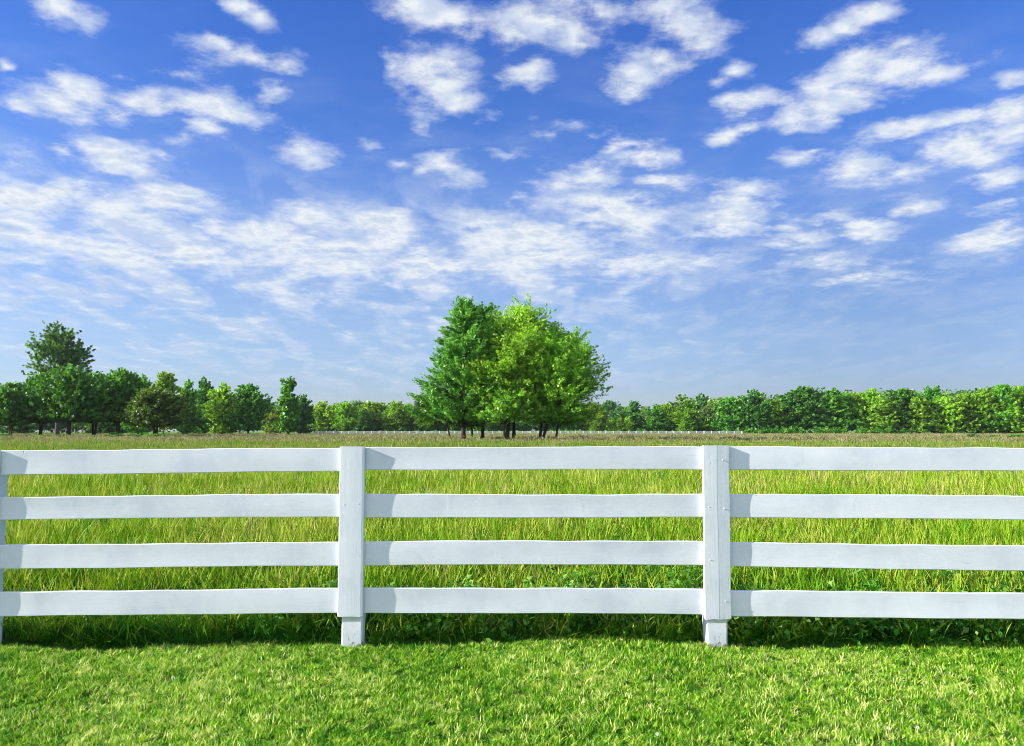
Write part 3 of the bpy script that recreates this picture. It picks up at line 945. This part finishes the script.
plant('slim_tree', slim, (gx_at(473, 106.5), 106.5, 0), (0.05, 0.16, 0.03),
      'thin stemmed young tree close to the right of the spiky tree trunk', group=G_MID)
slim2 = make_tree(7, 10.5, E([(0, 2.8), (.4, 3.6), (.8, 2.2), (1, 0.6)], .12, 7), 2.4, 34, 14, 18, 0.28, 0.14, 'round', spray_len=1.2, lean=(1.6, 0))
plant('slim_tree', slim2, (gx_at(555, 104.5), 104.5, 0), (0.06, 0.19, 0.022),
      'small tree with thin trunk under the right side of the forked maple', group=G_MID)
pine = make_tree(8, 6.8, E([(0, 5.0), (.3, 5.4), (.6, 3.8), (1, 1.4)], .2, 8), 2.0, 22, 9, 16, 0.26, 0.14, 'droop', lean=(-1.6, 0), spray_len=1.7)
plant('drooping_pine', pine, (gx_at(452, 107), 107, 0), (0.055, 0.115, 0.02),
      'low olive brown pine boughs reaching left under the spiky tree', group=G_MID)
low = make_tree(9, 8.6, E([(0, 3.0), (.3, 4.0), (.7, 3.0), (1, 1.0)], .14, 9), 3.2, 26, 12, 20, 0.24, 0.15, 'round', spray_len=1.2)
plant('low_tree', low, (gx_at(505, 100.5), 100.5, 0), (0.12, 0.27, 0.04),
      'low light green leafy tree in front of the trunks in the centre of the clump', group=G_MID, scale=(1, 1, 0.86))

# --- generic crowns for the distance (built at unit-ish size, height 10)
def proto(seed, pts, base, style='round', nb=46, sp=12, lp=13, leaf=0.34, sl=0.9, tr=0.2):
    return make_tree(seed, 10.0, E(pts, .12, seed), base, nb, sp, lp, leaf, tr, style, spray_len=sl, core=0.2)


PR = {
 'round1': proto(21, [(0, 2.6), (.2, 3.9), (.5, 4.4), (.8, 3.3), (1, 1.2)], 1.2),
 'round2': proto(22, [(0, 3.0), (.3, 4.2), (.6, 4.0), (.85, 2.8), (1, 1.0)], 0.7),
 'round3': proto(23, [(0, 3.4), (.2, 4.0), (.5, 3.9), (.75, 3.5), (1, 1.5)], 0.4),
 'oval1': proto(24, [(0, 2.0), (.2, 3.0), (.5, 3.2), (.8, 2.2), (1, 0.6)], 0.7),
 'oval2': proto(25, [(0, 2.4), (.3, 2.9), (.6, 2.8), (.85, 1.8), (1, 0.5)], 0.3),
 'spire': proto(26, [(0, 1.9), (.2, 2.3), (.5, 1.8), (.8, 1.0), (1, 0.2)], 0.8, nb=50),
 'conifer': proto(27, [(0, 2.6), (.2, 2.4), (.5, 1.7), (.8, 0.8), (1, 0.1)], 0.3, 'conifer', nb=60, sp=10),
 'orchard1': make_tree(31, 10.0, E([(0, 4.2), (.12, 5.6), (.35, 6.2), (.65, 5.4), (.88, 3.6), (1, 1.5)], .12, 31), 2.9, 85, 16, 17, 0.30, 0.36, 'round', spray_len=1.1, tint_top=0.3, core=0.15),
 'orchard2': make_tree(32, 10.0, E([(0, 3.8), (.15, 5.2), (.4, 6.0), (.7, 5.0), (.9, 3.2), (1, 1.3)], .14, 32), 2.8, 80, 16, 17, 0.30, 0.34, 'round', spray_len=1.1, tint_top=0.3, forks=2, core=0.15),
 'sparse': make_tree(33, 10.0, E([(0, 1.2), (.25, 1.7), (.5, 2.6), (.75, 2.9), (.92, 1.9), (1, 0.8)], .18, 33), 2.8, 46, 15, 14, 0.17, 0.17, 'round', spray_len=0.6, core=0.35),
}
PW = {'round1': 8.8, 'round2': 8.4, 'round3': 8.2, 'oval1': 6.4, 'oval2': 5.8, 'spire': 4.7, 'conifer': 5.0, 'orchard1': 12.2, 'orchard2': 11.6, 'sparse': 6.0}
prnd = random.Random(5)


def tree_px(name, kind, px, top, width, Y, color, label, group, zsink=0.0):
    """stand a tree at distance Y so that it is as tall and wide as the one in the photograph"""
    b_ = at(px, 440, Y)
    h = at(px, top, Y).z * (1.04 if group == 'trees of the far treeline' else 1.0)
    wm = width * Y / F
    sx = wm / PW[kind]
    jj = prnd.uniform(0.85, 1.2)
    j = lambda v: v * jj * prnd.uniform(0.92, 1.08)
    return plant(name, PR[kind], (b_.x, Y, -zsink), (j(color[0]), j(color[1]), j(color[2])), label, 'tree', group, (sx, sx * prnd.uniform(0.9, 1.1), h / 10.0), prnd.uniform(0, 6.28))


DK = (0.036, 0.125, 0.020); MD = (0.055, 0.185, 0.022); LT = (0.11, 0.235, 0.018); YL = (0.135, 0.24, 0.028); GY = (0.085, 0.165, 0.055); BL = (0.055, 0.15, 0.06); OL = (0.075, 0.155, 0.022)
CN = {DK: 'dark green', MD: 'mid green', LT: 'bright green', YL: 'yellow-green', GY: 'dull grey-green', BL: 'bluish green', OL: 'olive green'}
G_OR = 'low spreading trees on the left with shade under them'
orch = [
 (-28, 384, 60, 168, MD, 'orchard1', 'low spreading tree cut by the left edge of the photo'),
 (9, 386, 40, 160, MD, 'orchard2', 'small leaning low tree at the left edge of the dark row'),
 (40, 379, 56, 170, MD, 'orchard1', 'spreading tree with thin trunk, second in the dark left row'),
 (68, 371, 66, 163, MD, 'orchard1', 'broadest spreading tree with a thick trunk, below the tall airy tree'),
 (93, 377, 48, 176, MD, 'orchard2', 'spreading tree between the two broadest crowns of the dark left row'),
 (118, 374, 62, 168, MD, 'orchard1', 'broad dark spreading tree with short stout trunk, right part of the left row'),
 (155, 391, 52, 160, OL, 'orchard2', 'low rounded olive tree closing the right end of the dark left row'),
]
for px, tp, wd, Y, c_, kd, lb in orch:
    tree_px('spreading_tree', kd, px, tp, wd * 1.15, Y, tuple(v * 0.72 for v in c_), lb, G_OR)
tree_px('airy_tree', 'sparse', 57, 326, 66, 225, (0.05, 0.13, 0.035), 'tall dark airy tree with see-through crown rising above the left row', None)
G_LM = 'trees behind the left row'
lm = [
 (163, 373, 36, 240, LT, 'round1', 'bright green round-topped tree showing just right of the dark left row'),
 (138, 378, 40, 260, MD, 'round2', 'mid green tree peeping over the dark left row near its right end'),
 (186, 380, 30, 262, MD, 'oval1', 'mid green oval tree left of the small gap in the left trees'),
 (204, 380, 26, 290, MD, 'oval2', 'narrow mid green tree between the oval tree and the broad pair'),
 (222, 386, 40, 250, LT, 'round2', 'left tree of the broad pair before the gap in the left treeline'),
 (248, 385, 46, 246, MD, 'round1', 'right tree of the broad pair before the gap in the left treeline'),
 (105, 381, 50, 290, DK, 'round3', 'dark tree in the background behind the left row'),
 (14, 392, 50, 290, DK, 'round3', 'dark tree behind the small leaning low tree at far left'),
 (288, 379, 27, 262, MD, 'spire', 'pointed spire-like tree standing alone right of the left trees'),
 (303, 397, 24, 268, DK, 'round2', 'small dark round tree tucked against the right of the spire-like tree'),
 (272, 409, 22, 330, YL, 'round3', 'small yellowish tree in the gap left of the spire-like tree'),
]
for px, tp, wd, Y, c_, kd, lb in lm:
    tree_px('round_tree' if 'round' in kd else ('spire_tree' if kd == 'spire' else 'oval_tree'), kd, px, tp, wd, Y, c_, lb, G_LM)

# treeline front: (pixel x, top y, width, distance, colour, shape)
TL = [
 (322, 404, 26, 390, YL, 'round2'), (335, 407, 18, 398, LT, 'oval1'), (346, 404, 24, 385, LT, 'round1'), (358, 402, 22, 420, GY, 'round3'), (364, 413, 16, 375, DK, 'conifer'),
 (369, 403, 28, 395, YL, 'round1'), (383, 405, 22, 400, MD, 'oval1'), (396, 404, 24, 388, LT, 'round2'), (409, 405, 26, 398, LT, 'round3'), (424, 404, 22, 392, MD, 'round1'), (438, 406, 24, 400, MD, 'round2'),
 (455, 405, 26, 396, MD, 'round1'), (478, 406, 26, 392, LT, 'round2'), (500, 405, 26, 398, MD, 'round3'), (524, 406, 26, 394, MD, 'round1'), (548, 406, 26, 396, MD, 'round2'), (572, 405, 26, 398, MD, 'round1'),
 (594, 405, 26, 392, LT, 'round2'), (608, 402, 20, 440, BL, 'round1'), (618, 408, 18, 425, BL, 'oval1'), (635, 403, 18, 410, BL, 'spire'), (626, 411, 20, 400, MD, 'round3'), (648, 409, 20, 402, GY, 'round2'),
 (657, 406, 22, 395, MD, 'oval1'), (668, 405, 22, 410, LT, 'round1'), (683, 398, 28, 420, GY, 'round2'), (690, 404, 26, 385, LT, 'round3'), (704, 397, 20, 415, BL, 'oval2'), (712, 405, 26, 380, GY, 'round1'),
 (733, 399, 32, 372, MD, 'round1'), (754, 394, 34, 366, DK, 'round2'), (778, 400, 34, 368, LT, 'round3'), (803, 389, 44, 362, DK, 'round1'), (837, 391, 34, 356, MD, 'oval1'),
 (857, 395, 30, 358, LT, 'round1'), (873, 393, 30, 352, LT, 'round2'), (886, 400, 24, 345, YL, 'oval2'), (904, 391, 32, 350, MD, 'round1'), (922, 397, 26, 342, LT, 'oval1'), (934, 390, 30, 350, MD, 'round2'),
 (948, 398, 26, 340, LT, 'round3'), (966, 396, 32, 342, LT, 'round1'), (986, 392, 34, 338, LT, 'round2'), (1008, 387, 38, 334, MD, 'round1'), (1026, 388, 36, 330, LT, 'round3'), (1050, 386, 40, 328, LT, 'round1'), (1078, 384, 44, 322, MD, 'round2'),
]
SH = {'round1': 'round', 'round2': 'bushy', 'round3': 'broad', 'oval1': 'oval', 'oval2': 'narrow oval', 'spire': 'pointed', 'conifer': 'conical'}
# what each one stands beside, found by its order in the row
vis = sorted([t_ for t_ in TL if t_[0] <= 440]); midv = sorted([t_ for t_ in TL if 440 < t_[0] < 600]); rtv = sorted([t_ for t_ in TL if t_[0] >= 600])
ORD = ['first', 'second', 'third', 'fourth', 'fifth', 'sixth', 'seventh', 'eighth', 'ninth', 'tenth', 'eleventh', 'twelfth', 'thirteenth', 'fourteenth', 'fifteenth', 'sixteenth', 'seventeenth', 'eighteenth', 'nineteenth', 'twentieth',
       'twenty-first', 'twenty-second', 'twenty-third', 'twenty-fourth', 'twenty-fifth', 'twenty-sixth', 'twenty-seventh', 'twenty-eighth', 'twenty-ninth', 'thirtieth', 'thirty-first', 'thirty-second']
for row, where, side, rev in ((vis, 'right of the spire-like tree', 'left', False), (midv, 'seen behind the central clump', 'left', False), (rtv, 'in the right wood', 'right', True)):
    seq = list(reversed(row)) if rev else row
    for i, (px, tp, wd, Y, c_, kd) in enumerate(seq):
        lb = '%s %s tree %s, %s from its %s end' % (CN[c_], SH[kd], where, ORD[i], side)
        nm = {'spire': 'spire_tree', 'conifer': 'conifer_tree'}.get(kd, 'oval_tree' if 'oval' in kd else 'round_tree')
        tree_px(nm, kd, px, tp, wd * 1.3, Y, c_, lb, 'trees of the far treeline')
# small trees in front of the right wood
SM = [(598, 417, 14, 385, LT, 'small bright green bush-like tree beside the right edge of the central clump'), (612, 418, 10, 384, LT, 'small bright green sapling near the far white fence, left of two yellow ones'),
      (620, 418, 9, 383, YL, 'small yellow sapling, left of a pair by the far white fence'), (628, 417, 10, 383, YL, 'small yellow sapling, right of a pair by the far white fence'), (687, 415, 14, 376, LT, 'small bright green tree low in front of the right wood')]
for px, tp, wd, Y, c_, lb in SM:
    tree_px('sapling', 'oval2', px, tp, wd * 1.1, Y, c_, lb, 'saplings along the far white fence')

# the rest of the wood, too far and dense to tell apart
r2 = np.random.default_rng(44)
def crown_np(seed, nl, Hh, R):
    rg = np.random.default_rng(seed)
    nb = 14
    ph = rg.random(nb) * 6.28; zz = rg.uniform(0.2, 0.95, nb); rr = R * np.sqrt(np.clip(1 - (2 * zz - 1.0) ** 2, 0.1, 1)) * rg.uniform(.5, 1, nb)
    bc = np.stack([rr * np.cos(ph), rr * np.sin(ph), zz * Hh], 1)
    k = rg.integers(0, nb, nl)
    c = bc[k] + rg.normal(0, 1, (nl, 3)) * (R * 0.26, R * 0.26, Hh * 0.09)
    c[:, 2] = np.clip(c[:, 2], 0.3, Hh * 1.03)
    return c, rg.normal(0, .10, nb)[k]
parts = []
for i in range(250):
    px = -260 + i * 6.4 + r2.normal(0, 4)
    prof = np.interp(px, [-260, 0, 260, 320, 440, 600, 640, 700, 760, 850, 1000, 1340], [392, 395, 404, 406, 406, 406, 410, 400, 398, 394, 391, 386])
    dist = float(np.interp(px, [-260, 260, 300, 640, 720, 1340], [340, 360, 440, 450, 410, 360])) + r2.uniform(0, 45)
    tp = prof + 0.3 + r2.normal(0, 1.8)
    hh = at(px, tp, dist).z
    c, tn = crown_np(1000 + i, 900, hh, r2.uniform(5, 8.5))
    c[:, 0] += at(px, 440, dist).x; c[:, 1] += dist
    v, q_, _, a = leaves(r2, c, 0.95, 0.4 + tn + r2.normal(0, 0.2) + r2.normal(0, .12, len(c)), upb=0.3)
    parts.append((v, q_, None, a))
v, q_, t_, a = cat(parts)
M_wood = leafy('distant_leaves', [(0.0, (0.05, 0.18, 0.035)), (0.35, (0.11, 0.27, 0.05)), (0.7, (0.24, 0.38, 0.07)), (1.0, (0.42, 0.48, 0.14))], trans=0.3, rough=0.6, spec=0.2)
wood = link('distant_woods', mesh_np('distant_woods', v, q_, None, {'tint': a}), M_wood)
tag(wood, 'mass of mixed green distant woodland behind the far treeline', 'woodland', kind='stuff')

# undergrowth along the wood's edge, weeds by the trunks and under the left row
def brush(name, boxes, label, leaf, dens, tint, mat=M_weed, seed=0):
    rg = np.random.default_rng(seed)
    ps = []
    for (x0, x1, y0, y1, h) in boxes:
        n = int(abs(x1 - x0) * abs(y1 - y0) * dens)
        nb = max(4, int(abs(x1 - x0) / 1.2))
        bx = rg.uniform(x0, x1, nb); by = rg.uniform(y0, y1, nb); bh = h * rg.uniform(0.45, 1.15, nb)
        k = rg.integers(0, nb, n)
        u = rg.random(n)
        c = np.stack([bx[k] + rg.normal(0, 0.8, n) * (1.1 - u), by[k] + rg.normal(0, 0.7, n), bh[k] * u], 1)
        ps.append(leaves(rg, c, leaf, tint + rg.normal(0, .15, nb)[k] + rg.normal(0, .12, n), upb=0.4, elong=1.9))
    v, q_, t_, a = cat(ps)
    o = link(name, mesh_np(name, v, q_, None, {'tint': a}), mat)
    tag(o, label, 'undergrowth', kind='stuff')
    return o


def bx_px(pa, pb, Y, dY, h): return (at(pa, 440, Y).x, at(pb, 440, Y).x, Y, Y + dY, h)
brush('wood_edge_brush', [bx_px(725, 1100, 335, 8, 3.2), bx_px(560, 725, 378, 6, 2.2), bx_px(310, 560, 380, 6, 1.8)], 'low bright undergrowth along the foot of the right wood', 0.55, 9, 0.5, seed=1)
brush('orchard_weeds', [bx_px(-40, 165, 146, 6, 0.7), bx_px(105, 172, 150, 5, 1.1)], 'lush green weeds under the low spreading trees on the left', 0.28, 55, 0.45, seed=2)
brush('clump_weeds', [bx_px(470, 505, 101, 3, 0.9), bx_px(508, 560, 101, 2, 0.6), bx_px(440, 470, 101, 2, 0.5)], 'sparse weeds around the trunks of the central clump', 0.16, 28, 0.6, seed=3)
brush('field_weeds', [bx_px(975, 1060, 128, 10, 0.75)], 'patch of dark green weeds in the brown field at far right', 0.25, 32, 0.3, seed=4)
brush('verge_weeds', [bx_px(-60, 1090, 92, 6, 0.32)], 'thin strip of green weeds along the near side of the brown field', 0.16, 1.6, 0.55, seed=6)

# --- far white fence
YF = 335.0
xf0, xf1 = at(296, 434, YF).x, at(742, 434, YF).x
ff = empty('rail_fence', ((xf0 + xf1) / 2, YF, 0))
tag(ff, 'distant white rail fence along the far edge of the field, before the treeline', 'fence')
npost = int((xf1 - xf0) / 3.1)
pm = None
for i in range(npost + 1):
    x = xf0 + (xf1 - xf0) * i / npost
    if pm is None:
        hw = 0.19
        pm = loft('post', [[(-hw, -hw, z), (hw, -hw, z), (hw, hw, z), (-hw, hw, z)] for z in (-0.2, 1.42)] + [[(-.02, -.02, 1.50), (.02, -.02, 1.50), (.02, .02, 1.50), (-.02, .02, 1.50)]], smooth=False)
        pm.materials.append(M_white)
    o = bpy.data.objects.new('post', pm); COL.objects.link(o); o.parent = ff
    o.location = (x - (xf0 + xf1) / 2, 0, 0)
for z in (1.27, 0.88, 0.49):
    hx = (xf1 - xf0) / 2
    me = loft('rail', [[(x, -0.16, z - .05), (x, -0.135, z - .05), (x, -0.135, z + .05), (x, -0.16, z + .05)] for x in (-hx, hx)], smooth=False)
    link('rail', me, M_white, ff)

# clover flowers in the lawn
M_clov, t = new_mat('clover_petals')
p = t.n('ShaderNodeBsdfPrincipled', {'Base Color': t.ramp(t.noise(t.n('ShaderNodeTexCoord').outputs['Object'], 90.0), [(0.3, (0.62, 0.56, 0.50)), (0.7, (0.85, 0.83, 0.78))]), 'Roughness': 0.8})
t.n('ShaderNodeOutputMaterial', {0: p.outputs[0]})
import bmesh
def clover_mesh():
    bm = bmesh.new()
    rg = random.Random(3)
    for i in range(60):
        u, ph = rg.uniform(-0.5, 1), rg.uniform(0, 6.28)
        d = Vector((math.sqrt(1 - u * u) * math.cos(ph), math.sqrt(1 - u * u) * math.sin(ph), u))
        s = d.orthogonal().normalized() * 0.0022
        a_ = d * 0.003; b_ = d * 0.011
        vs = [bm.verts.new(x + Vector((0, 0, 0.036))) for x in (a_ - s * .4, a_ + s * .4, b_ + s, b_ - s)]
        bm.faces.new(vs)
    s = Vector((0.001, 0, 0))
    st = [bm.verts.new(x) for x in (-s, s, s + Vector((0, 0, .034)), -s + Vector((0, 0, .034)))]
    bm.faces.new(st)
    me = bpy.data.meshes.new('clover_flower'); bm.to_mesh(me); bm.free()
    me.materials.append(M_clov)
    return me
cm = clover_mesh()
flowers = [(173, 665, 'white clover flower in the lawn left of the left post'), (888, 714, 'left one of two white clover flowers low in the right lawn'),
           (917, 712, 'right one of two white clover flowers low in the right lawn'), (657, 724, 'lone clover flower low in the lawn between the posts')]
for px, py, lb in flowers:
    Y = 1.40 * F / (py - 431)
    P_ = at(px, py, Y)
    o = bpy.data.objects.new('clover_flower', cm); COL.objects.link(o)
    o.location = (P_.x, P_.y, float(gz(P_.x, P_.y)))
    o.scale = (0.75, 0.75, 0.9)
    tag(o, lb, 'flower', 'clover flowers in the lawn')

HAZE = 0.00005
m, t = new_mat('haze_air')
pv = t.n('ShaderNodeVolumePrincipled', {'Color': (0.86, 0.92, 1.0, 1), 'Density': HAZE, 'Anisotropy': 0.2})
t.n('ShaderNodeOutputMaterial', {'Volume': pv.outputs[0]})
bm = bmesh.new()
bmesh.ops.create_cube(bm, size=1.0, matrix=Matrix.Translation((0, 2250, 13.5)) @ Matrix.Diagonal((8200, 7700, 30.0, 1)))
me = bpy.data.meshes.new('haze'); bm.to_mesh(me); bm.free()
hz = link('haze', me, m)
tag(hz, 'thin pale air over the field and the far trees', 'haze', kind='stuff')

# ------------------------------------------------------------------ render settings
sc.render.engine = 'CYCLES'
sc.cycles.use_denoising = True
sc.cycles.denoiser = 'OPENIMAGEDENOISE'
sc.cycles.denoising_prefilter = 'ACCURATE'
sc.cycles.use_adaptive_sampling = True
sc.cycles.adaptive_threshold = 0.01
sc.cycles.max_bounces = 7
sc.cycles.diffuse_bounces = 4
sc.cycles.transmission_bounces = 4
sc.cycles.glossy_bounces = 2
sc.cycles.transparent_max_bounces = 4
sc.cycles.pixel_filter_type = 'BLACKMAN_HARRIS'
sc.cycles.filter_width = 0.95
sc.view_settings.view_transform = 'Standard'
sc.view_settings.look = 'None'
sc.view_settings.gamma = 1.0
sc.view_settings.exposure = 1.0
